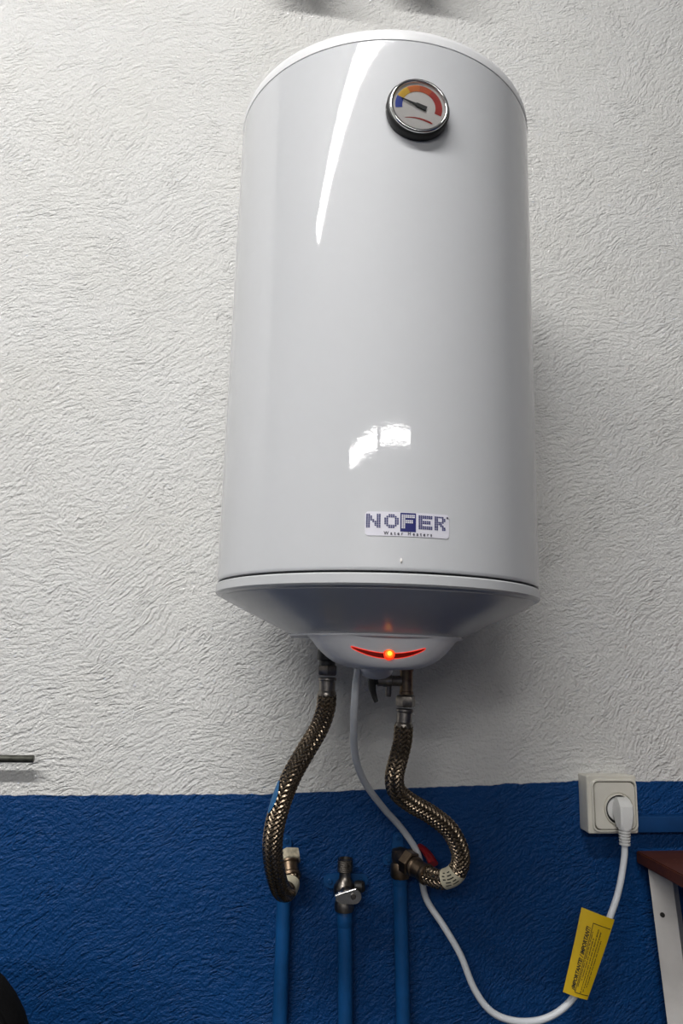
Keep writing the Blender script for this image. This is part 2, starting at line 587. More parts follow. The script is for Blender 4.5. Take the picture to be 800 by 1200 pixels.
# ------------------------------------------------------------------ fluorescent fittings
def fitting(label, xa, xb, y0, y1, z, mat, w):
    cxm, cym = (xa + xb) / 2, (y0 + y1) / 2
    t = thing('ceiling_light', label, 'ceiling light', (cxm, cym, z), 'fluorescent ceiling lights')
    d = Vector((xb - xa, y1 - y0, 0)); ln = d.length; d.normalize(); n = Vector((-d.y, d.x, 0))
    def bar(bm, hw, za, zb, l):
        a = Vector((cxm, cym, 0))
        vs = []
        for s, q in ((-1, -1), (1, -1), (1, 1), (-1, 1)):
            vs.append(a + d * (s * l / 2) + n * (q * hw))
        lo = [bm.verts.new(v + Vector((0, 0, za))) for v in vs]
        hi = [bm.verts.new(v + Vector((0, 0, zb))) for v in vs]
        bm.faces.new(lo); bm.faces.new(hi)
        for k in range(4):
            bm.faces.new((lo[k], lo[(k + 1) % 4], hi[(k + 1) % 4], hi[k]))
    bm = bmesh.new(); bar(bm, w * 0.6, z + 0.035, z + 0.07, ln + 0.04); obj('housing', bm, 'housing', t)
    bm = bmesh.new()
    path = [Vector((cxm, cym, z)) + d * (-ln / 2 + ln * k / 12) for k in range(13)]
    u = n
    rings = []
    for p in path:
        rings.append([bm.verts.new(p + u * (math.cos(PI + PI * k / 10) * w / 2) + Vector((0, 0, 0.035 + math.sin(PI + PI * k / 10) * 0.05))) for k in range(11)])
    for A, B in zip(rings, rings[1:]):
        for k in range(10):
            bm.faces.new((A[k], A[k + 1], B[k + 1], B[k]))
    bm.faces.new(rings[0]); bm.faces.new(rings[-1])
    obj('diffuser', bm, mat, t)
    if z + 0.07 < H - 0.01:
        for s in (-0.4, 0.4):
            bm = bmesh.new()
            p = Vector((cxm, cym, 0)) + d * (s * ln)
            tube(bm, [p + Vector((0, 0, z + 0.07)), p + Vector((0, 0, (z + 0.07 + H) / 2)), p + Vector((0, 0, H))], 0.006, 8)
            obj('suspension_rod', bm, 'housing', t)
    return t
fitting('long lit fluorescent light above the water heater to its left', -2.24, -0.05, -1.475, -1.475, 3.250, 'lamp_near', 0.13)
fitting('lit fluorescent light at the back of the room, left one of the row', -2.32, -0.90, -4.17, -4.17, 2.70, 'lamp_far_bright', 0.24)
fitting('lit fluorescent light at the back of the room, right one of the row', -0.70, 0.75, -4.17, -4.17, 2.70, 'lamp_far', 0.24)

# ------------------------------------------------------------------ water heater
R = 0.189
ZS = 1.35                                     # seam between tank and bottom cover
heater = thing('water_heater', 'white cylindrical electric water heater hanging on the plastered wall', 'water heater', (0, 0, ZS - 0.095))
bm = bmesh.new()
lathe(bm, [(R - 0.004, 0.0006), (R - 0.0008, 0.0009), (R, 0.0025), (R, 0.0045), (R, 0.006), (R, 0.15), (R, 0.30), (R, 0.45), (R, 0.585), (R, 0.5872), (R, 0.5876), (R - 0.0006, 0.5886), (R - 0.006, 0.5890)],
      (0, 0, ZS), seg=160)
obj('tank', bm, 'enamel', heater, 40)
bm = bmesh.new()
lathe(bm, [(R - 0.006, 0.5886), (R - 0.0006, 0.5890), (R + 0.0002, 0.5896), (R + 0.0002, 0.5902), (R + 0.0002, 0.5985), (R + 0.0001, 0.5990), (R - 0.0015, 0.6035), (R - 0.010, 0.608), (R * 0.6, 0.617), (0, 0.62)],
      (0, 0, ZS), seg=160)
obj('top_cap', bm, 'cap', heater, 40)
bm = bmesh.new()
lathe(bm, [(R - 0.006, -0.004), (R - 0.006, 0.003)], (0, 0, ZS), seg=96)
obj('seam_gasket', bm, 'groove', heater)
bm = bmesh.new()
lathe(bm, [(R - 0.007, -0.0015), (R - 0.0008, -0.0016), (R + 0.0008, -0.0030), (R + 0.0008, -0.0115), (R - 0.001, -0.0135), (R - 0.0045, -0.0150),
           (R - 0.0055, -0.0152), (R - 0.0062, -0.0160), (0.150, -0.0325), (0.125, -0.0438), (0.1035, -0.0545), (0.1028, -0.0552), (0.099, -0.0553)],
      (0, 0, ZS), seg=160, cap1=True)
obj('bottom_cover', bm, 'cover', heater, 18)
# control cover: shallow plate that flares into a bowl
bm = bmesh.new()
lathe(bm, [(0.1005, -0.0553), (0.1005, -0.0563), (0.1022, -0.0566), (0.1012, -0.0582), (0.096, -0.0590), (0, -0.0590)], (0, 0, ZS), seg=96)
obj('cover_plate', bm, 'bowl', heater, 30)
BA, BB, BY, BP = 0.0875, 0.050, -0.046, 2.25
bowl_prof = [(1.0, -0.0578), (0.965, -0.0595), (0.93, -0.0622), (0.895, -0.0655), (0.855, -0.0700), (0.79, -0.0757), (0.72, -0.0810), (0.64, -0.0855),
             (0.55, -0.0890), (0.45, -0.0912), (0.33, -0.0926), (0.18, -0.0934)]
front_prof = [1.0, 0.985, 0.975, 0.965, 0.95, 0.93, 0.905, 0.875, 0.83, 0.77, 0.68, 0.50]
def bowl_ky(dz):
    for i in range(len(bowl_prof) - 1):
        z0, z1 = bowl_prof[i][1], bowl_prof[i + 1][1]
        if z1 <= dz <= z0:
            t = (dz - z0) / (z1 - z0)
            return front_prof[i] + (front_prof[i + 1] - front_prof[i]) * t
    return 1.0
def bowl_k(dz):
    for (k0, z0), (k1, z1) in zip(bowl_prof, bowl_prof[1:]):
        if z1 <= dz <= z0:
            t = (dz - z0) / (z1 - z0)
            return k0 + (k1 - k0) * t
    return bowl_prof[0][0]
def bowl_y(x, z):
    k = bowl_k(z - ZS)
    q = min(0.999, abs(x) / (BA * k))
    return BY - BB * bowl_ky(z - ZS) * (1 - q ** BP) ** (1 / BP)
bm = bmesh.new()
rings = []
NS = 96
for (k, dz), ky in zip(bowl_prof, front_prof):
    ring = []
    for i in range(NS):
        a = 2 * PI * i / NS
        ca, sa = math.cos(a), math.sin(a)
        ring.append(bm.verts.new((BA * k * math.copysign(abs(ca) ** (2 / BP), ca), BY + BB * ky * math.copysign(abs(sa) ** (2 / BP), sa), ZS + dz)))
    rings.append(ring)
for A, B in zip(rings, rings[1:]):
    for i in range(NS):
        bm.faces.new((A[i], A[(i + 1) % NS], B[(i + 1) % NS], B[i]))
bm.faces.new(rings[-1]); bm.faces.new(rings[0])
panel = obj('control_panel', bm, 'bowl', heater, 50)

# smile-shaped lit slot
def smile_c(x):
    return ZS - 0.0785 + 0.0085 * (x / 0.040) ** 2
def smile_h(x):
    return 0.0026 * max(0.0, 1 - (abs(x) / 0.0415) ** 2.4) ** 0.8 + 0.0003
def smile(bm, grow, lift, x0=-0.0027):
    N = 60
    prev = None
    xm = 0.0402 + grow * 0.8
    for i in range(N + 1):
        x = -xm + 2 * xm * i / N
        h = (smile_h(x * 0.0402 / xm) * 0.9 + grow)
        if i in (0, N):
            h *= 0.3
        row = []
        for s in (-1, -0.4, 0.4, 1):
            z = smile_c(x) + s * h
            row.append(bm.verts.new((x + x0, bowl_y(x + x0, z) - lift, z)))
        if prev:
            for j in range(3):
                bm.faces.new((prev[j], row[j], row[j + 1], prev[j + 1]))
        prev = row
bm = bmesh.new(); smile(bm, 0.0005, 0.0004); obj('light_slot_rim', bm, 'slot_glow', panel, 60)
bm = bmesh.new(); smile(bm, -0.0002, 0.0008); obj('light_slot', bm, 'slot_dark', panel, 60)
LX, LZ = -0.0027, ZS - 0.0765
LYc = bowl_y(LX, LZ)
lamp = None
for nm, r, h, mt in (('lamp_rim', 0.0062, 0.0022, 'lamp_rim'), ('lamp_lens', 0.0048, 0.0032, 'lamp_mid'), ('lamp_filament', 0.0030, 0.0040, 'lamp_core')):
    bm = bmesh.new()
    lathe(bm, [(r, -0.002), (r, h * 0.5), (r * 0.8, h * 0.85), (r * 0.4, h), (0, h * 1.03)], (LX, LYc, LZ), (0, -1, 0.25), seg=28)
    o = obj(nm, bm, mt, panel, 60)

# cable gland under the panel
bm = bmesh.new()
lathe(bm, [(0.020, 0.014), (0.0195, 0.004), (0.017, -0.001), (0.011, -0.0045), (0.004, -0.0058), (0, -0.006)], (0.002, 0.004, 1.2505), seg=32)
obj('cable_gland', bm, 'bowl', heater, 60)
# hot outlet with black insulating sleeve
bm = bmesh.new()
lathe(bm, [(0.0075, 0.045), (0.0075, 0.028), (0.0125, 0.026), (0.0128, 0.006), (0.010, 0.0045), (0.010, -0.002)], (-0.0493, 0.06, 1.2597), seg=32)
obj('outlet_sleeve', bm, 'black', heater)

# brand sticker (rides on the curve of the tank)
LCX, LCZ = -0.0058, ZS + 0.0455
LW, LH = 0.083, 0.0235
def on_tank(x, z, lift):
    a = x / R
    return Vector((math.sin(a) * (R + lift), -math.cos(a) * (R + lift), z))
bm = bmesh.new()
rc = 0.002
prev = None
NX = 40
for i in range(NX + 1):
    x = -LW / 2 + LW * i / NX
    e = LW / 2 - abs(x)
    dh = 0 if e >= rc else rc - math.sqrt(max(0, rc * rc - (rc - e) ** 2))
    row = [bm.verts.new(on_tank(LCX + x, LCZ + s * (LH / 2 - dh), l)) for s, l in ((-1, 0.0001), (-1, 0.0005), (1, 0.0005), (1, 0.0001))]
    if prev:
        for j in range(3):
            bm.faces.new((prev[j], row[j], row[j + 1], prev[j + 1]))
    prev = row
sticker = obj('brand_sticker', bm, 'label_white', heater, 30)
LET = {
 'N': ["##...##", "###..##", "###..##", "####.##", "##.####", "##..###", "##..###", "##...##"],
 'O': ["..###..", ".#####.", "##...##", "##...##", "##...##", "##...##", ".#####.", "..###.."],
 'F': ["#######", "#######", "##.....", "######.", "######.", "##.....", "##.....", "##....."],
 'E': ["#######", "#######", "##.....", "######.", "######.", "##.....", "#######", "#######"],
 'R': ["#####..", "##..##.", "##..##.", "#####..", "####...", "##.##..", "##..##.", "##..##."],
}
def dots(bm, ch, x0, z0, w, h, lift):
    rows = LET[ch]
    pw, ph = w / 7, h / 8
    for j, row in enumerate(rows):
        for i, c in enumerate(row):
            if c == '#':
                xa, za = x0 + i * pw, z0 + h - (j + 1) * ph
                g = 0.11
                poly(bm, [on_tank(LCX + xx, LCZ + zz, lift) for xx, zz in ((xa + pw * g, za + ph * g), (xa + pw * (1 - g), za + ph * g), (xa + pw * (1 - g), za + ph * (1 - g)), (xa + pw * g, za + ph * (1 - g)))])
lw, lh, zb = 0.0142, 0.0138, -0.0042
for ch, x in (('N', -0.0408), ('O', -0.0234), ('E', 0.0098), ('R', 0.0259)):
    bm = bmesh.new(); dots(bm, ch, x, zb, lw if ch != 'R' else 0.0135, lh, 0.0008)
    obj('dotted_letter', bm, 'label_blue', sticker, 0)
bm = bmesh.new()
for i in range(6):
    xa, xb2 = -0.0078 + 0.0152 * i / 6, -0.0078 + 0.0152 * (i + 1) / 6
    poly(bm, [on_tank(LCX + xx, LCZ + zz, 0.0008) for xx, zz in ((xa, -0.0072), (xb2, -0.0072), (xb2, 0.0112), (xa, 0.0112))])
obj('blue_square', bm, 'label_blue', sticker, 0)
bm = bmesh.new(); dots(bm, 'F', -0.0068, zb, 0.0132, lh, 0.0011)
obj('dotted_letter', bm, 'label_white', sticker, 0)
bm = text_mesh('Water Heaters', 0.0044, space=1.75, offset=0.00012)
for v in bm.verts:
    v.co = on_tank(LCX + 0.0 + v.co.x, LCZ - 0.0092 + v.co.y, 0.0008)
obj('caption', bm, 'label_grey', sticker, 0)
bm = bmesh.new()
lathe(bm, [(0.0010, 0.0), (0.0010, 0.0006)], on_tank(LCX + 0.0396, LCZ + 0.0088, 0.0003), (math.sin(LCX / R), -1, 0), seg=12)
obj('registered_mark', bm, 'label_grey', sticker, 0)

# thermometer on the front of the tank
TZ = ZS + 0.4985
TY = -R
th = thing_child = bpy.data.objects.new('thermometer', None)
C.objects.link(th); th.parent = heater; th.location = Vector((0, TY, TZ)) - heater.location
AX = (0, -1, 0)
bm = bmesh.new()
lathe(bm, [(0.0325, -0.004), (0.0345, 0.000), (0.0345, 0.0075), (0.0335, 0.0090), (0.030, 0.0092)], (0, TY, TZ), AX, seg=72)
obj('rubber_ring', bm, 'black', th, 40)
bm = bmesh.new()
lathe(bm, [(0.0322, 0.0085), (0.0326, 0.0105), (0.0320, 0.0122), (0.0306, 0.0130), (0.0292, 0.0124), (0.0284, 0.0108), (0.0284, 0.0085)], (0, TY, TZ), AX, seg=72, cap0=False, cap1=False)
obj('chrome_bezel', bm, 'chrome', th, 70)
DY = TY - 0.0095
bm = bmesh.new()
lathe(bm, [(0.0290, 0.0), (0.0290, 0.0003)], (0, DY + 0.0003, TZ), AX, seg=64)
dial = obj('dial', bm, 'dial', th, 30)
def sector(a0, a1, r0, r1, y, mt):
    bm = bmesh.new()
    n = max(2, int(abs(a1 - a0) / 4))
    prev = None
    for i in range(n + 1):
        a = math.radians(a0 + (a1 - a0) * i / n)
        row = [bm.verts.new((math.cos(a) * r, y, TZ + math.sin(a) * r)) for r in (r0, r1)]
        if prev:
            bm.faces.new((prev[0], row[0], row[1], prev[1]))
        prev = row
    obj('scale_band', bm, mt, dial, 0)
for a0, a1, mt in ((190, 155, 'd_blue'), (155, 121, 'd_yellow'), (121, 88, 'd_orange'), (88, 55, 'd_orange2'), (55, -20, 'd_red')):
    sector(a0, a1, 0.0182, 0.0258, DY - 0.0003, mt)
bm = bmesh.new()                                  # red swoosh under the scale
prev = None
for i in range(25):
    t = i / 24
    x = -0.0150 + 0.0300 * t
    zc = TZ - 0.0165 + 0.0038 * math.sin(PI * (0.12 + 0.80 * t)) - 0.0035 * t
    hw = 0.0002 + 0.0011 * t ** 0.8 * (1 if t < 0.93 else (1 - t) / 0.07 + 0.05)
    row = [bm.verts.new((x, DY - 0.0003, zc - hw)), bm.verts.new((x, DY - 0.0003, zc + hw))]
    if prev:
        bm.faces.new((prev[0], row[0], row[1], prev[1]))
    prev = row
obj('red_swoosh', bm, 'd_red', dial, 0)
bm = bmesh.new()
an = math.radians(160)
dx, dz = math.cos(an), math.sin(an)
px, pz = -dz, dx
def nd(r, w, y):
    return [bm.verts.new((dx * r + px * s * w, y, TZ + dz * r + pz * s * w)) for s in (-1, 1)]
secs = [(0.0205, 0.0003), (0.004, 0.0011), (0.0038, 0.0021), (-0.0085, 0.0026)]
lo = [nd(r, w, DY - 0.0012) for r, w in secs]
hi = [nd(r, w, DY - 0.0022) for r, w in secs]
for S in (lo, hi):
    for A, B in zip(S, S[1:]):
        bm.faces.new((A[0], A[1], B[1], B[0]))
for s in (0, 1):
    for (A, B), (A2, B2) in zip(zip(lo, lo[1:]), zip(hi, hi[1:])):
        bm.faces.new((A[s], B[s], B2[s], A2[s]))
bm.faces.new((lo[0][0], lo[0][1], hi[0][1], hi[0][0])); bm.faces.new((lo[-1][0], lo[-1][1], hi[-1][1], hi[-1][0]))
obj('needle', bm, 'black', th, 0)
bm = bmesh.new()
lathe(bm, [(0.0286, 0.0), (0.0286, 0.0008)], (0, DY - 0.0024, TZ), AX, seg=48)
obj('glass_window', bm, 'glass', th, 30)
# hanging brackets behind the tank
for z in (ZS + 0.12, ZS + 0.47):
    bm = bmesh.new(); box(bm, (-0.10, 0.150, z), (0.10, WY, z + 0.04), 0.002)
    obj('wall_bracket', bm, 'white_metal', heater)
# white bead added as a painted highlight near the seam
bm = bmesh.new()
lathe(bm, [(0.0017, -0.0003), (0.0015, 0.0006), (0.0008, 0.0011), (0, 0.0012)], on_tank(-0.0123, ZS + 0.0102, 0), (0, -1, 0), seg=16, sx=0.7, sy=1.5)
obj('highlight_bead', bm, 'dial', heater, 60)

# ------------------------------------------------------------------ safety valve on the cold inlet
sv = thing('safety_valve', 'tarnished brass safety valve with black lever under the water heater', 'valve', (0.0515, 0.06, 1.226))
bm = bmesh.new()
lathe(bm, [(0.0070, 0.060), (0.0072, 0.034), (0.0092, 0.033), (0.0092, 0.029), (0.0082, 0.027), (0.0082, 0.004), (0.0090, 0.003), (0.0090, -0.0005), (0.0075, -0.001)], (0.0515, 0.06, 1.226), seg=28)
obj('valve_body', bm, 'brass', sv)
bm = bmesh.new()
lathe(bm, [(0.0066, 0.0), (0.0066, 0.012), (0.0078, 0.013), (0.0078, 0.0225), (0.0070, 0.024), (0.0070, 0.031), (0.0045, 0.032)], (0.0450, 0.06, 1.2420), (-1, 0, 0), seg=24)
obj('side_arm', bm, 'dull_chrome', sv)
bm = bmesh.new()
lathe(bm, [(0.0038, 0.0), (0.0038, -0.010), (0.0030, -0.0145), (0.0020, -0.0145), (0.0020, -0.008)], (0.0288, 0.06, 1.2370), seg=18)
obj('drain_nozzle', bm, 'dull_chrome', sv)
bm = bmesh.new()
tube(bm, spline([(0.0090, 0.0585, 1.2465), (0.0072, 0.056, 1.2410), (0.0068, 0.053, 1.2330), (0.0085, 0.049, 1.2240), (0.0110, 0.046, 1.2165)], 0.002),
     lambda t: 0.0066 - 0.0040 * t, 14, flat=0.55)
box(bm, (0.0075, 0.053, 1.2370), (0.0150, 0.066, 1.2475), 0.0015)
obj('lever', bm, 'black', sv)

# ------------------------------------------------------------------ braided hoses
def hex_nut(bm, c, axis, r, h, rot=0.3):
    lathe(bm, [(r * 0.86, -h / 2), (r * 0.97, -h / 2 + h * 0.08), (r, -h / 2 + h * 0.14), (r, h / 2 - h * 0.14), (r * 0.97, h / 2 - h * 0.08), (r * 0.86, h / 2)], c, axis, seg=6, rot=rot)

def ferrule(bm, a, b, r):
    a, b = Vector(a), Vector(b)
    l = (b - a).length
    lathe(bm, [(r * 0.86, 0), (r * 1.06, l * 0.04), (r * 1.06, l * 0.14), (r * 0.93, l * 0.20), (r * 0.93, l * 0.70), (r * 1.0, l * 0.74), (r * 1.08, l * 0.80), (r * 1.08, l * 0.97), (r * 0.98, l)], a, (b - a), seg=28)

HR = 0.0112
hl = thing('braided_hose', 'steel braided hose under the left side of the water heater, blue paint smear on it', 'hose', (-0.0485, 0.06, 1.2535), 'braided water hoses')
lp = spline([(-0.0485, 0.06, 1.2235), (-0.0495, 0.06, 1.2072), (-0.0574, 0.055, 1.1850), (-0.0742, 0.045, 1.1584), (-0.0905, 0.040, 1.1300), (-0.1025, 0.040, 1.0968),
             (-0.1080, 0.045, 1.0678), (-0.1076, 0.055, 1.0421), (-0.1025, 0.072, 1.0165), (-0.0945, 0.098, 0.9925), (-0.0850, 0.126, 0.9800), (-0.0785, 0.146, 0.9830), (-0.0772, 0.155, 0.9900)], 0.0020)
bm = bmesh.new(); tube(bm, lp, HR - 0.0006, 20); obj('hose_liner', bm, 'hose_core', hl, 60)
bm = bmesh.new(); braid(bm, lp, HR); obj('steel_braid', bm, 'braid', hl, 0)
bm = bmesh.new(); hex_nut(bm, (-0.0485, 0.06, 1.2530), (0, 0, 1), 0.0128, 0.0125, 0.9); obj('hex_nut', bm, 'dull_chrome', hl, 25)
bm = bmesh.new(); ferrule(bm, (-0.0487, 0.06, 1.2445), (-0.0487, 0.06, 1.2215), 0.0108); obj('crimp_ferrule', bm, 'dull_chrome', hl)
bm = bmesh.new(); ferrule(bm, (-0.0790, 0.167, 1.0045), (-0.0770, 0.154, 0.9885), 0.0126); obj('crimp_ferrule', bm, 'brass', hl)
bm = bmesh.new(); hex_nut(bm, (-0.0795, 0.1715, 1.0090), (-0.0025, 0.011, 0.014), 0.0168, 0.014, 0.2); obj('hex_nut', bm, 'tape', hl, 25)
ln = len(lp)
seg_lab = lp[int(ln * 0.90):int(ln * 0.975)]
bm = bmesh.new(); tube(bm, seg_lab, HR + 0.0012, 24, caps=False); obj('paper_band', bm, 'paper', hl, 60)
# blue paint smear along the hose where the wall was painted
bm = bmesh.new()
F = frames(lp)
i0 = min(range(ln), key=lambda i: abs(lp[i].z - 1.122)); i1 = min(range(ln), key=lambda i: abs(lp[i].z - 1.088) + (1 if lp[i].y > 0.05 else 0))
prev = None
for i in range(i0, i1 + 1):
    p, (u, w, t) = lp[i], F[i]
    side = (Vector((-1, -0.25, 0)) - t * Vector((-1, -0.25, 0)).dot(t)).normalized()
    oth = t.cross(side).normalized()
    tt = (i - i0) / (i1 - i0)
    wd = 0.62 * math.sin(PI * min(1, max(0.06, tt))) ** 0.6
    row = [bm.verts.new(p + (side * math.cos(a) + oth * math.sin(a)) * (HR + 0.0011)) for a in [(-1 + 2 * k / 6) * wd for k in range(7)]]
    if prev:
        for j in range(6):
            bm.faces.new((prev[j], row[j], row[j + 1], prev[j + 1]))
    prev = row
o = obj('paint_smear', bm, 'blue_smear', hl, 60); o['label'] = 'bright blue paint smear'

hr = thing('braided_hose', 'steel braided hose hanging from the safety valve, looping right, paper band on it', 'hose', (0.0508, 0.06, 1.2175), 'braided water hoses')
rp = spline([(0.0488, 0.06, 1.1872), (0.0473, 0.06, 1.1680), (0.0422, 0.06, 1.1476), (0.0388, 0.065, 1.1268), (0.0445, 0.075, 1.1078), (0.0631, 0.085, 1.0930), (0.0915, 0.09, 1.0775),
             (0.1160, 0.092, 1.0588), (0.1300, 0.094, 1.0345), (0.1318, 0.098, 1.0160), (0.1242, 0.105, 1.0015), (0.1110, 0.119, 0.9935), (0.0985, 0.136, 0.9945)], 0.0020)
bm = bmesh.new(); tube(bm, rp, HR - 0.0006, 20); obj('hose_liner', bm, 'hose_core', hr, 60)
bm = bmesh.new(); braid(bm, rp, HR); obj('steel_braid', bm, 'braid', hr, 0)
bm = bmesh.new(); hex_nut(bm, (0.0508, 0.06, 1.2175), (0, 0, 1), 0.0122, 0.0140, 0.5); obj('hex_nut', bm, 'dull_chrome', hr, 25)
bm = bmesh.new(); ferrule(bm, (0.0500, 0.06, 1.2085), (0.0488, 0.06, 1.1850), 0.0104); obj('crimp_ferrule', bm, 'dull_chrome', hr)
bm = bmesh.new(); ferrule(bm, (0.0862, 0.158, 1.0000), (0.0992, 0.1345, 0.9945), 0.0124); obj('crimp_ferrule', bm, 'brass', hr)
bm = bmesh.new(); hex_nut(bm, (0.0815, 0.1660, 1.0025), (-0.55, 0.8, 0.25), 0.0160, 0.014, 0.2); obj('hex_nut', bm, 'brass', hr, 25)
ln = len(rp)
i0, i1 = int(ln * 0.815), int(ln * 0.90)
bm = bmesh.new(); tube(bm, rp[i0:i1], HR + 0.0013, 24, caps=False)
band = obj('paper_band', bm, 'paper', hr, 60)
bm = bmesh.new()                                     # rows of unreadable print on the band
F = frames(rp)
for rowi in range(5):
    a0 = -0.5 + rowi * 0.32
    i = i0 + 2
    while i < i1 - 3:
        n = random.choice((2, 3, 4))
        for q in range(i, min(i + n, i1 - 3)):
            pts = []
            for (qi, aa) in ((q, a0), (q + 1, a0), (q + 1, a0 + 0.12), (q, a0 + 0.12)):
                p, (u, w, t) = rp[qi], F[qi]
                s = (Vector((0, -1, 0.2)) - t * Vector((0, -1, 0.2)).dot(t)).normalized(); o2 = t.cross(s)
                pts.append(p + (s * math.cos(aa) + o2 * math.sin(aa)) * (HR + 0.0016))
            poly(bm, pts)
        i += n + random.choice((1, 2))
obj('print', bm, 'ink', band, 0)

# ------------------------------------------------------------------ wall pipes and stop valves
def pipe(label, top, bot, r=0.0098):
    t = thing('water_pipe', label, 'pipe', (bot[0], bot[1], 0.0), 'blue painted water pipes')
    a, b = Vector(top), Vector(bot)
    bm = bmesh.new()
    tube(bm, [a + (b - a) * k / 8 for k in range(9)], r, 24)
    obj('tube', bm, 'blue_metal', t)
    bm = bmesh.new()
    d = (b - a).normalized()
    lathe(bm, [(r, 0), (r + 0.0006, 0.001), (r + 0.0006, 0.018), (r, 0.019)], a, d, seg=24)
    obj('socket_joint', bm, 'blue_metal', t)
    bm = bmesh.new()
    p = a + (b - a) * 0.6
    box(bm, (p.x - r - 0.012, WY - 0.004, p.z - 0.008), (p.x + r + 0.012, WY, p.z + 0.008), 0.001)
    lathe(bm, [(r + 0.0015, -0.008), (r + 0.0015, 0.008)], p, d, seg=24)
    obj('pipe_clip', bm, 'blue_metal', t)
    return t
PY = 0.1965
pipe('blue painted vertical pipe below the left hose', (-0.0815, PY, 0.985), (-0.0785, PY, 0.0))
pipe('blue painted vertical pipe between the two hoses, below the bare stop valve', (0.0005, PY - 0.004, 0.936), (0.030, PY - 0.004, 0.0))
pipe('blue painted vertical pipe below the right hose', (0.0762, PY, 0.985), (0.112, PY, 0.0))

def ear(bm, c, d, l=0.016, w=0.011):
    """flat lug with a screw hole, lying on the wall, pointing along d"""
    c = Vector(c); d = Vector(d).normalized(); n = Vector((-d.z, 0, d.x))
    out = []
    for k in range(13):
        a = -PI / 2 + PI * k / 12
        out.append(c + d * (l * 0.55 + math.cos(a) * w * 0.62) + n * (math.sin(a) * w * 0.62))
    out += [c - d * l * 0.6 + n * w * 0.8, c - d * l * 0.6 - n * w * 0.8]
    lo = [bm.verts.new(p + Vector((0, 0.0, 0))) for p in out]
    hi = [bm.verts.new(p + Vector((0, -0.004, 0))) for p in out]
    bm.faces.new(hi)
    bm.faces.new(lo[::-1])
    for k in range(len(out)):
        k2 = (k + 1) % len(out)
        bm.faces.new((lo[k], lo[k2], hi[k2], hi[k]))
    lathe(bm, [(0.0034, 0.004), (0.0034, 0.0055), (0.0026, 0.0062), (0.0012, 0.0062), (0.0012, 0.0050), (0, 0.0050)], c + d * l * 0.55, (0, -1, 0), seg=14)

# left elbow valve, mostly hidden behind the hose
v = thing('stop_valve', 'blue painted wall elbow joining the left hose to its pipe', 'valve', (-0.081, 0.2, 0.985), 'wall stop valves')
bm = bmesh.new()
lathe(bm, [(0.0125, -0.004), (0.0135, 0.0), (0.0135, 0.016), (0.0115, 0.02), (0.0115, 0.030), (0.0, 0.033)], (-0.0812, 0.194, 0.980), seg=24)
lathe(bm, [(0.0115, 0.0), (0.0115, 0.014), (0.0105, 0.0165)], (-0.0810, 0.1885, 1.0025), (0.0025, -0.011, 0.004), seg=24)
obj('valve_body', bm, 'blue_metal', v)
bm = bmesh.new(); ear(bm, (-0.0808, WY, 1.0130), (0.05, 0, 1)); obj('mounting_lug', bm, 'blue_metal', v)
# right valve with red lever
v = thing('stop_valve', 'dark brass stop valve with red lever joining the right hose to its pipe', 'valve', (0.0765, 0.2, 0.985), 'wall stop valves')
bm = bmesh.new()
lathe(bm, [(0.0120, -0.006), (0.0135, -0.003), (0.0135, 0.010), (0.0115, 0.014), (0.0125, 0.020), (0.0115, 0.030), (0.0, 0.034)], (0.0762, 0.193, 0.982), seg=24)
lathe(bm, [(0.0110, 0.0), (0.0110, 0.020), (0.0100, 0.024)], (0.0765, 0.186, 1.0045), (0.30, -1, -0.10), seg=24)
obj('valve_body', bm, 'brass', v)
bm = bmesh.new(); ear(bm, (0.0752, WY, 1.0160), (0, 0, 1)); obj('mounting_lug', bm, 'blue_metal', v)
bm = bmesh.new(); ear(bm, (0.0700, WY, 0.9965), (-1, 0, -0.1)); obj('mounting_lug', bm, 'blue_metal', v)
bm = bmesh.new()
lathe(bm, [(0.0040, 0), (0.0040, 0.020), (0.0030, 0.021)], (0.0850, 0.2015, 1.0060), (1, 0, 0.15), seg=16)
obj('spindle', bm, 'brass', v)
bm = bmesh.new()
tube(bm, spline([(0.1040, 0.199, 1.0150), (0.1085, 0.192, 1.0125), (0.1130, 0.180, 1.0070), (0.1160, 0.168, 0.9995)], 0.003), lambda t: 0.0055 + 0.0022 * t, 14, flat=0.65)
obj('lever', bm, 'red', v)

# bare stop valve in the middle
v = thing('stop_valve', 'bare nickel stop valve with open threaded end pointing up and lever handle', 'valve', (0.0, 0.1925, 0.936), 'wall stop valves')
VX, VY = -0.0005, 0.1905
bm = bmesh.new()
lathe(bm, [(0.0105, 0.0), (0.0128, 0.001), (0.0132, 0.004), (0.0132, 0.012), (0.0115, 0.0155), (0.0135, 0.019), (0.0155, 0.025), (0.0150, 0.031), (0.0120, 0.036), (0.0085, 0.040), (0.0078, 0.046),
           (0.0080, 0.050)], (VX, VY, 0.936), seg=28, cap1=False)
obj('valve_body', bm, 'dull_chrome', v)
bm = bmesh.new()
pf = [(0.0080, 0.049), (0.0102, 0.0495)]
z = 0.0505
while z < 0.0640:
    pf += [(0.0106, z), (0.0098, z + 0.0009)]
    z += 0.0018
pf += [(0.0102, 0.0662), (0.0078, 0.0664), (0.0074, 0.0600), (0.0, 0.0590)]
lathe(bm, pf, (VX, VY, 0.936), seg=28)
obj('threaded_outlet', bm, 'dull_chrome', v, 20)
for sx, c in ((-1, (-0.0100, WY, 0.9690)), (1, (0.0160, WY, 0.9690))):
    bm = bmesh.new(); ear(bm, c, (sx, 0, 0.05), 0.017, 0.014); obj('mounting_lug', bm, 'blue_metal', v)
bm = bmesh.new()
lathe(bm, [(0.0090, 0.0), (0.0090, 0.016), (0.0078, 0.018), (0.0060, 0.018), (0.0060, 0.024)], (VX, VY - 0.006, 0.9620), (0, -1, 0), seg=24)
obj('spindle', bm, 'dull_chrome', v)
LYP = VY - 0.0305
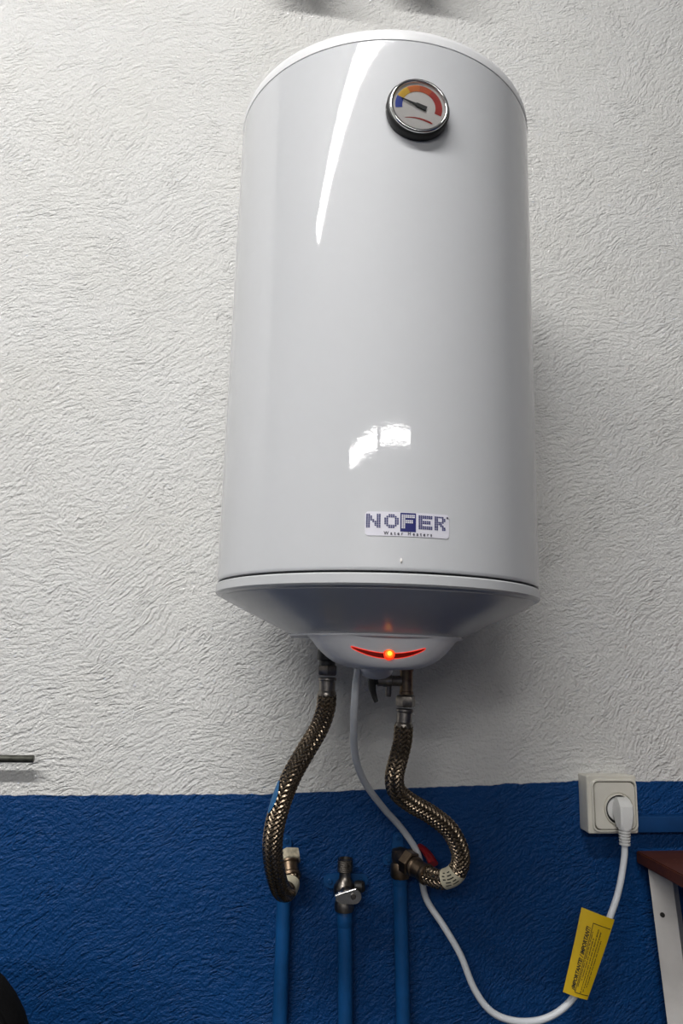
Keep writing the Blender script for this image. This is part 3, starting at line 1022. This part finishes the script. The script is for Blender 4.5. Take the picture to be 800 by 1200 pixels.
bm = bmesh.new()                                     # lever plate: rounded right end, bent lip on the left
out = []
for k in range(17):
    a = -PI / 2 + PI * k / 16
    out.append((0.0075 + 0.0095 * math.cos(a), -0.0002 + 0.0088 * math.sin(a)))
out += [(-0.012, 0.0060), (-0.0165, 0.0035), (-0.0165, -0.0045), (-0.010, -0.0080)]
lo = [bm.verts.new((VX + x, LYP, 0.9635 + z)) for x, z in out]
hi = [bm.verts.new((VX + x, LYP - 0.0030, 0.9635 + z)) for x, z in out]
bm.faces.new(lo); bm.faces.new(hi)
for k in range(len(out)):
    k2 = (k + 1) % len(out)
    bm.faces.new((lo[k], lo[k2], hi[k2], hi[k]))
lev = obj('lever', bm, 'chrome', v, 30)
bm = bmesh.new()
tube(bm, [Vector((VX - 0.0175, LYP - 0.004, 0.9655)), Vector((VX - 0.005, LYP - 0.0042, 0.9695)), Vector((VX + 0.009, LYP - 0.004, 0.9730))], 0.0016, 10)
obj('lever_lip', bm, 'chrome', lev)
bm = bmesh.new()
lathe(bm, [(0.0036, 0.003), (0.0036, 0.0048), (0.0028, 0.0058), (0.0, 0.006)], (VX + 0.0060, LYP, 0.9640), (0, -1, 0), seg=18)
obj('lever_screw', bm, 'dull_chrome', lev)
bm = bmesh.new()
lathe(bm, [(0.0070, 0.0), (0.0078, 0.003), (0.0074, 0.010), (0.005, 0.013), (0, 0.0135)], (VX + 0.0125, VY - 0.010, 0.9690), (1, -0.3, 0.1), seg=20)
obj('stop_knob', bm, 'black', v)

# ------------------------------------------------------------------ socket, plug, cable, tag
OX0, OX1, OZ0, OZ1, OYF = 0.3450, 0.4215, 1.0330, 1.1125, 0.181
so = thing('wall_socket', 'cream surface-mounted power socket straddling the paint line', 'socket', ((OX0 + OX1) / 2, WY, OZ0))
bm = bmesh.new(); box(bm, (OX0 + 0.001, OYF + 0.008, OZ0 + 0.001), (OX1 - 0.001, WY, OZ1 - 0.001), 0.0025, 3); obj('back_box', bm, 'cream', so)
def rrect(cxx, cz, hw, hh, r, n=8):
    pts = []
    for sx, sz, a0 in ((1, 1, 0), (-1, 1, PI / 2), (-1, -1, PI), (1, -1, 1.5 * PI)):
        for k in range(n + 1):
            a = a0 + PI / 2 * k / n
            pts.append((cxx + sx * (hw - r) + r * math.cos(a), cz + sz * (hh - r) + r * math.sin(a)))
    return pts
def plate(bm, loops):
    rings = [[bm.verts.new((x, y, z)) for x, z in pts] for pts, y in loops]
    n = len(rings[0])
    for A, B in zip(rings, rings[1:]):
        for k in range(n):
            bm.faces.new((A[k], A[(k + 1) % n], B[(k + 1) % n], B[k]))
    return rings
PX, PZ = (OX0 + OX1) / 2, (OZ0 + OZ1) / 2
bm = bmesh.new()
R1 = plate(bm, [(rrect(PX, PZ, 0.038, 0.0395, 0.003), OYF + 0.0085), (rrect(PX, PZ, 0.038, 0.0395, 0.003), OYF + 0.0015), (rrect(PX, PZ, 0.0370, 0.0385, 0.003), OYF)])
bm.faces.new(R1[-1]); bm.faces.new(R1[0])
obj('cover_frame', bm, 'cream', so, 30)
IX, IZ = PX + 0.0025, PZ - 0.0012
bm = bmesh.new()                                     # rounded square rim
plate(bm, [(rrect(IX, IZ, 0.0345, 0.0355, 0.009), OYF + 0.0005), (rrect(IX, IZ, 0.0345, 0.0355, 0.009), OYF - 0.0022), (rrect(IX, IZ, 0.0335, 0.0345, 0.0085), OYF - 0.0032),
           (rrect(IX, IZ, 0.0322, 0.0332, 0.008), OYF - 0.0030), (rrect(IX, IZ, 0.0318, 0.0328, 0.008), OYF - 0.0005)])
obj('rim', bm, 'cream', so, 40)
bm = bmesh.new()
R2 = plate(bm, [(rrect(IX, IZ, 0.0319, 0.0329, 0.008), OYF - 0.0002), (rrect(IX, IZ, 0.0305, 0.0315, 0.0075), OYF - 0.0003)])
obj('dark_joint', bm, 'joint_brown', so, 0)
SX, SZ = 0.3905, 1.0665
bm = bmesh.new()                                     # centre plate with a round hole
def hit_rrect(a):
    lo_, hi_ = 0.0, 0.08
    for _ in range(30):
        m_ = (lo_ + hi_) / 2
        qx = abs(SX + math.cos(a) * m_ - IX) - (0.0303 - 0.0075)
        qz = abs(SZ + math.sin(a) * m_ - IZ) - (0.0313 - 0.0075)
        sd = math.hypot(max(qx, 0), max(qz, 0)) + min(max(qx, qz), 0) - 0.0075
        if sd < 0: lo_ = m_
        else: hi_ = m_
    return SX + math.cos(a) * lo_, SZ + math.sin(a) * lo_
ov = [hit_rrect(2 * PI * k / 72) for k in range(72)]
o_f = [bm.verts.new((x, OYF - 0.0030, z)) for x, z in ov]
o_b = [bm.verts.new((IX + (x - IX) * 1.012, OYF - 0.0001, IZ + (z - IZ) * 1.012)) for x, z in ov]
c_r = [[bm.verts.new((SX + math.cos(math.atan2(z - SZ, x - SX)) * r, y, SZ + math.sin(math.atan2(z - SZ, x - SX)) * r)) for x, z in ov]
       for r, y in ((0.0232, OYF - 0.0030), (0.0226, OYF - 0.0012), (0.0214, OYF - 0.0012), (0.0209, OYF - 0.0050), (0.0198, OYF - 0.0050), (0.0192, OYF + 0.004))]
n = len(ov)
seqs = [o_b, o_f] + c_r
for A, B in zip(seqs, seqs[1:]):
    for k in range(n):
        bm.faces.new((A[k], A[(k + 1) % n], B[(k + 1) % n], B[k]))
obj('centre_plate', bm, 'cream', so, 30)
bm = bmesh.new(); lathe(bm, [(0.0194, 0.0), (0.0194, 0.0008)], (SX, OYF + 0.0006 - 0.0004, SZ), (0, -1, 0), seg=32); obj('socket_well', bm, 'black', so)

cord = thing('power_cord', 'white power cord of the water heater plugged into the cream socket', 'power cord', (0.3838, 0.15, 0.80))
cpath = spline([(-0.0195, 0.004, 1.2560), (-0.0215, 0.005, 1.2404), (-0.0205, 0.022, 1.2000), (-0.0105, 0.067, 1.1510), (0.0106, 0.110, 1.1116), (0.0438, 0.150, 1.0730), (0.0755, 0.176, 1.0408),
                (0.0985, 0.183, 1.0082), (0.1060, 0.190, 0.9722), (0.1142, 0.195, 0.9463), (0.1335, 0.182, 0.9186), (0.1544, 0.172, 0.8850), (0.1715, 0.167, 0.8455), (0.1929, 0.165, 0.8195),
                (0.2218, 0.165, 0.8075), (0.2570, 0.163, 0.8072), (0.2848, 0.160, 0.8184), (0.3069, 0.157, 0.8390), (0.3277, 0.155, 0.8773), (0.3535, 0.154, 0.9237), (0.3735, 0.157, 0.9636),
                (0.3858, 0.1595, 1.0060), (0.3880, 0.1597, 1.0290)], 0.004)
bm = bmesh.new(); tube(bm, cpath, 0.0044, 18); obj('cable', bm, 'cable', cord, 60)
plug = bpy.data.objects.new('plug', None); C.objects.link(plug); plug.parent = cord
plug.location = Vector((0.3838, 0.15, 1.05)) - cord.location
bm = bmesh.new(); lathe(bm, [(0.0166, -0.004), (0.0166, 0.0004), (0.0160, 0.0012), (0.0, 0.0014)], (SX + 0.0008, OYF - 0.0005, SZ), (0, -1, 0), seg=40); obj('plug_face', bm, 'plug', plug)
# angled body: swept rectangle, wide at the face, narrowing to the cord
bm = bmesh.new()
secs = [  # centre z, half width, y front, y back, x centre
    (1.0835, 0.0080, 0.1735, 0.1800, 0.3955), (1.0805, 0.0092, 0.1660, 0.1800, 0.3945), (1.0740, 0.0098, 0.1560, 0.1800, 0.3925), (1.0640, 0.0098, 0.1530, 0.1795, 0.3912),
    (1.0540, 0.0092, 0.1520, 0.1720, 0.3898), (1.0490, 0.0084, 0.1520, 0.1690, 0.3890), (1.0455, 0.0080, 0.1520, 0.1675, 0.3886)]
rings = []
for z, hw, yf, yb, xc in secs:
    c = 0.0022
    rings.append([bm.verts.new(p) for p in ((xc - hw, yb, z), (xc - hw, yf + c, z), (xc - hw + c, yf, z), (xc + hw - c, yf, z), (xc + hw, yf + c, z), (xc + hw, yb, z))])
for A, B in zip(rings, rings[1:]):
    for k in range(6):
        bm.faces.new((A[k], A[(k + 1) % 6], B[(k + 1) % 6], B[k]))
bm.faces.new(rings[0]); bm.faces.new(rings[-1][::-1])
obj('plug_body', bm, 'plug', plug, 28)
bm = bmesh.new()
pf = [(0.0052, 0.001)]
z = 0.0
for k in range(5):
    pf += [(0.0084 - 0.0002 * k, z), (0.0084 - 0.0002 * k, z - 0.0020), (0.0055, z - 0.0022), (0.0055, z - 0.0037)]
    z -= 0.0038
pf += [(0.0076, z), (0.0074, z - 0.003), (0.0045, z - 0.0036)]
lathe(bm, pf, (0.3886, 0.1597, 1.0453), (0.04, 0.0, 1), seg=24)
obj('strain_relief', bm, 'plug', plug, 30)

# yellow tag
TLc, TRc, BLc, BRc = Vector((0.3149, 0, 0.9486)), Vector((0.3600, 0, 0.9330)), Vector((0.2849, 0, 0.8468)), Vector((0.3172, 0, 0.8372))
def tagp(u, v, lift=0.0):
    p = (BLc * (1 - u) + BRc * u) * (1 - v) + (TLc * (1 - u) + TRc * u) * v
    y = 0.1455 - 0.0045 * math.sin(PI * min(1, max(0, u)) * 0.85) + 0.004 * (0.5 - v) ** 2 - lift
    return Vector((p.x, y, p.z))
tg = thing('warning_tag', 'yellow warning label with black print wrapped on the white cord', 'label', (0.32, 0.146, 0.84))
bm = bmesh.new()
NU, NV = 10, 12
front = [[bm.verts.new(tagp(i / NU, j / NV)) for i in range(NU + 1)] for j in range(NV + 1)]
back = [[bm.verts.new(tagp(i / NU, j / NV) + Vector((0, 0.0006, 0))) for i in range(NU + 1)] for j in range(NV + 1)]
for S in (front, back):
    for j in range(NV):
        for i in range(NU):
            bm.faces.new((S[j][i], S[j][i + 1], S[j + 1][i + 1], S[j + 1][i]))
for j in range(NV):
    for i in (0, NU):
        bm.faces.new((front[j][i], front[j + 1][i], back[j + 1][i], back[j][i]))
for i in range(NU):
    for j in (0, NV):
        bm.faces.new((front[j][i], front[j][i + 1], back[j][i + 1], back[j][i]))
sheet = obj('sheet', bm, 'yellow', tg, 50)
TL_, TW_ = 0.106, 0.042
def on_tag(bm, uc, vc):
    for vv in bm.verts:
        x, y = vv.co.x, vv.co.y
        vv.co = tagp(uc - y / TW_, vc + x / TL_, 0.0004)
bm = text_mesh('¡IMPORTANTE! / IMPORTANT!', 0.0072, shear=0.25, offset=0.00028)
xs = [vv.co.x for vv in bm.verts]; sc = 0.080 / (max(xs) - min(xs))
for vv in bm.verts:
    vv.co.x *= sc
on_tag(bm, 0.30, 0.44); obj('heading', bm, 'ink', sheet, 0)
bm = bmesh.new()
def tq(u0, v0, u1, v1):
    n = max(1, int(abs(v1 - v0) / 0.08))
    for k in range(n):
        a, b = v0 + (v1 - v0) * k / n, v0 + (v1 - v0) * (k + 1) / n
        poly(bm, [tagp(u0, a, 0.0004), tagp(u1, a, 0.0004), tagp(u1, b, 0.0004), tagp(u0, b, 0.0004)])
for a in (tuple((0.385, 0.045, 0.405, 0.88)), ):
    tq(*a)
for k in range(8):
    u0, u1 = 0.39 + 0.57 * k / 8, 0.39 + 0.57 * (k + 1) / 8
    tq(u0, 0.045, u1, 0.053); tq(u0, 0.872, u1, 0.880)
obj('print_frame', bm, 'ink', sheet, 0)
bm = bmesh.new()
for u0, va, vb in ((0.42, 0.12, 0.78), (0.49, 0.20, 0.72), (0.575, 0.06, 0.82), (0.665, 0.08, 0.80), (0.75, 0.14, 0.70)):
    v0 = va
    while v0 < vb:
        w = random.uniform(0.018, 0.06)
        # words as strings of small strokes
        q = v0
        while q < min(vb, v0 + w):
            tq(u0 + random.uniform(0, 0.008), q, u0 + 0.034 + random.uniform(-0.006, 0.010), q + 0.0085)
            q += 0.0115
        v0 += w + 0.013
obj('small_print', bm, 'ink', sheet, 0)

# ------------------------------------------------------------------ cable trunking right of the socket
tr = thing('cable_trunking', 'blue painted cable trunking running right from the socket', 'trunking', (0.9, WY, 1.034))
bm = bmesh.new(); box(bm, (OX1 - 0.0005, 0.194, 1.0335), (1.9, WY, 1.0535), 0.001); obj('channel', bm, 'blue_trunk', tr)
bm = bmesh.new(); box(bm, (OX1 - 0.0005, 0.1905, 1.0325), (1.9, 0.1942, 1.0545), 0.0012); obj('lid', bm, 'blue_trunk', tr)

# ------------------------------------------------------------------ work table
tb = thing('work_table', 'brown wooden work table with white steel legs beside the socket', 'table', (0.9, -0.1, 0))
bm = bmesh.new()
zt, th_ = 1.0045, 0.0165
pts = [(0.4295, 0.206), (0.400, -0.42), (1.55, -0.42), (1.55, 0.206)]
lo = [bm.verts.new((x, y, zt - th_)) for x, y in pts]; hi = [bm.verts.new((x, y, zt)) for x, y in pts]
bm.faces.new(lo[::-1]); bm.faces.new(hi)
for k in range(4):
    bm.faces.new((lo[k], lo[(k + 1) % 4], hi[(k + 1) % 4], hi[k]))
bmesh.ops.bevel(bm, geom=bm.edges[:], offset=0.0015, segments=2, affect='EDGES')
obj('tabletop', bm, 'wood', tb, 30)
def leg(x, y, sx, sy, tilt):
    """slotted steel angle: two flanges meeting at a bend"""
    w1, w2, t = 0.031, 0.030, 0.0022
    d1 = Vector((0.74 * sx, -0.67 * sy, 0)).normalized()
    d2 = Vector((0.67 * sx, 0.74 * sy, 0)).normalized()
    top = zt - th_
    def sh(p, z):
        return Vector((p.x + tilt * (top - z), p.y, z))
    base = Vector((x, y, 0))
    bend = base + d1 * w1
    prof = [base, bend, bend + d2 * w2, bend + d2 * w2 - d1 * t, bend - d1 * t + d2 * t, base + d2 * t]
    bm = bmesh.new()
    lo = [bm.verts.new(sh(p, 0.0)) for p in prof]; hi = [bm.verts.new(sh(p, top)) for p in prof]
    bm.faces.new(lo); bm.faces.new(hi)
    for k in range(6):
        bm.faces.new((lo[k], lo[(k + 1) % 6], hi[(k + 1) % 6], hi[k]))
    L_ = obj('leg', bm, 'white_metal', tb, 0)
    nrm = (d1.cross(Vector((0, 0, 1)))).normalized()
    if nrm.dot(d2) > 0: nrm = -nrm
    z = top - 0.060
    while z > 0.05:
        bm = bmesh.new()
        lathe(bm, [(0.0034, -0.001), (0.0034, 0.0004)], sh(base + d1 * w1 * 0.38, z), nrm, seg=14)
        obj('bolt_hole', bm, 'ink', L_, 0)
        z -= 0.20
    bm = bmesh.new()
    lathe(bm, [(0.0034, -0.001), (0.0034, 0.0004)], sh(bend + d2 * w2 * 0.3, top - 0.010), d1, seg=14)
    obj('bolt_hole', bm, 'ink', L_, 0)
leg(0.4330, 0.182, 1, 1, 0.085)
leg(1.52, 0.178, -1, 1, -0.085)
leg(1.52, -0.38, -1, -1, -0.085)
leg(0.425, -0.36, 1, -1, 0.085)

# ------------------------------------------------------------------ steel rod at the left
rd = thing('steel_rod', 'thin dark steel rod sticking out along the wall at the left edge', 'rod', (-0.60, WY, 1.13))
bm = bmesh.new(); lathe(bm, [(0.0040, 0.0), (0.0048, 0.0010), (0.0048, 0.330), (0.004, 0.331)], (-0.4175, 0.191, 1.1280), (-1, 0, 0.004), seg=20); obj('bar', bm, 'rod', rd, 40)
bm = bmesh.new(); lathe(bm, [(0.0045, 0.0), (0.0045, 0.016), (0.013, 0.016), (0.013, 0.019)], (-0.60, 0.191, 1.1287), (0, 1, 0), seg=20); obj('standoff', bm, 'rod', rd)

# ------------------------------------------------------------------ chair back at the lower left
ch = thing('chair', 'black chair with rounded padded backrest at the lower left corner', 'chair', (-0.55, -0.14, 0))
def pad(bm, loops):
    rings = [[bm.verts.new(p) for p in pts] for pts in loops]
    n = len(rings[0])
    for A, B in zip(rings, rings[1:]):
        for k in range(n):
            bm.faces.new((A[k], A[(k + 1) % n], B[(k + 1) % n], B[k]))
    bm.faces.new(rings[0]); bm.faces.new(rings[-1])
bx, bz, bhw, bhh = -0.541, 0.794, 0.218, 0.215
bm = bmesh.new()
pad(bm, [[(x, y, z) for x, z in rrect(bx, bz, bhw - i, bhh - i, 0.11 - i, 10)] for y, i in ((-0.130, 0.016), (-0.126, 0.006), (-0.115, 0.0), (-0.098, 0.0), (-0.088, 0.006), (-0.085, 0.016))])
br_ = obj('backrest', bm, 'black_fabric', ch, 60)
bm = bmesh.new()
loop = [Vector((x, -0.127, z)) for x, z in rrect(bx, bz, bhw - 0.010, bhh - 0.010, 0.10, 10)]
tube(bm, loop + [loop[0]], 0.004, 8, caps=False); obj('piping', bm, 'black_fabric', br_, 60)
bm = bmesh.new()
pad(bm, [[(x, y - 0.34, z) for x, y in rrect(bx, 0, 0.23 - i, 0.22 - i, 0.10 - i, 10)] for z, i in ((0.44, 0.02), (0.445, 0.006), (0.46, 0.0), (0.50, 0.0), (0.515, 0.01), (0.52, 0.03))])
obj('seat', bm, 'black_fabric', ch, 60)
bm = bmesh.new(); tube(bm, spline([(bx, -0.075, 0.74), (bx, -0.068, 0.60), (bx, -0.09, 0.46), (bx, -0.30, 0.43)], 0.02), 0.018, 12); obj('back_support', bm, 'black', ch)
bm = bmesh.new(); lathe(bm, [(0.03, 0.07), (0.03, 0.25), (0.02, 0.25), (0.02, 0.445)], (bx, -0.34, 0), seg=20); obj('column', bm, 'black', ch)
for k in range(5):
    a = 2 * PI * k / 5 + 0.3
    e = Vector((bx + 0.27 * math.cos(a), -0.34 + 0.27 * math.sin(a), 0.06))
    bm = bmesh.new(); tube(bm, [Vector((bx, -0.34, 0.10)), (Vector((bx, -0.34, 0.10)) + e) / 2, e], lambda t: 0.022 - 0.008 * t, 12)
    lg = obj('base_arm', bm, 'black', ch)
    bm = bmesh.new(); lathe(bm, [(0.02, -0.012), (0.026, -0.008), (0.026, 0.008), (0.02, 0.012)], (e.x, e.y, 0.026), (-math.sin(a), math.cos(a), 0), seg=20); obj('castor', bm, 'black', lg)

# ------------------------------------------------------------------ unseen boxes added above the frame to cast the top-edge shadows
for x, w, zb_, lab in ((-0.125, 0.095, 2.412, 'grey shadow caster added out of view above the top edge, left of the pair'), (0.068, 0.085, 2.443, 'grey shadow caster added out of view above the top edge, right of the pair')):
    blocker = thing('shadow_caster', lab, 'shadow caster', (x, WY, zb_), 'added shadow casters above the water heater')
    bm = bmesh.new(); box(bm, (x - w / 2, WY - 0.105, zb_), (x + w / 2, WY, zb_ + 0.085), 0.004); obj('body', bm, 'white_metal', blocker)
    bm = bmesh.new(); box(bm, (x - w / 2 + 0.003, WY - 0.111, zb_ + 0.003), (x + w / 2 - 0.003, WY - 0.105, zb_ + 0.082), 0.002); obj('lid', bm, 'white_metal', blocker)
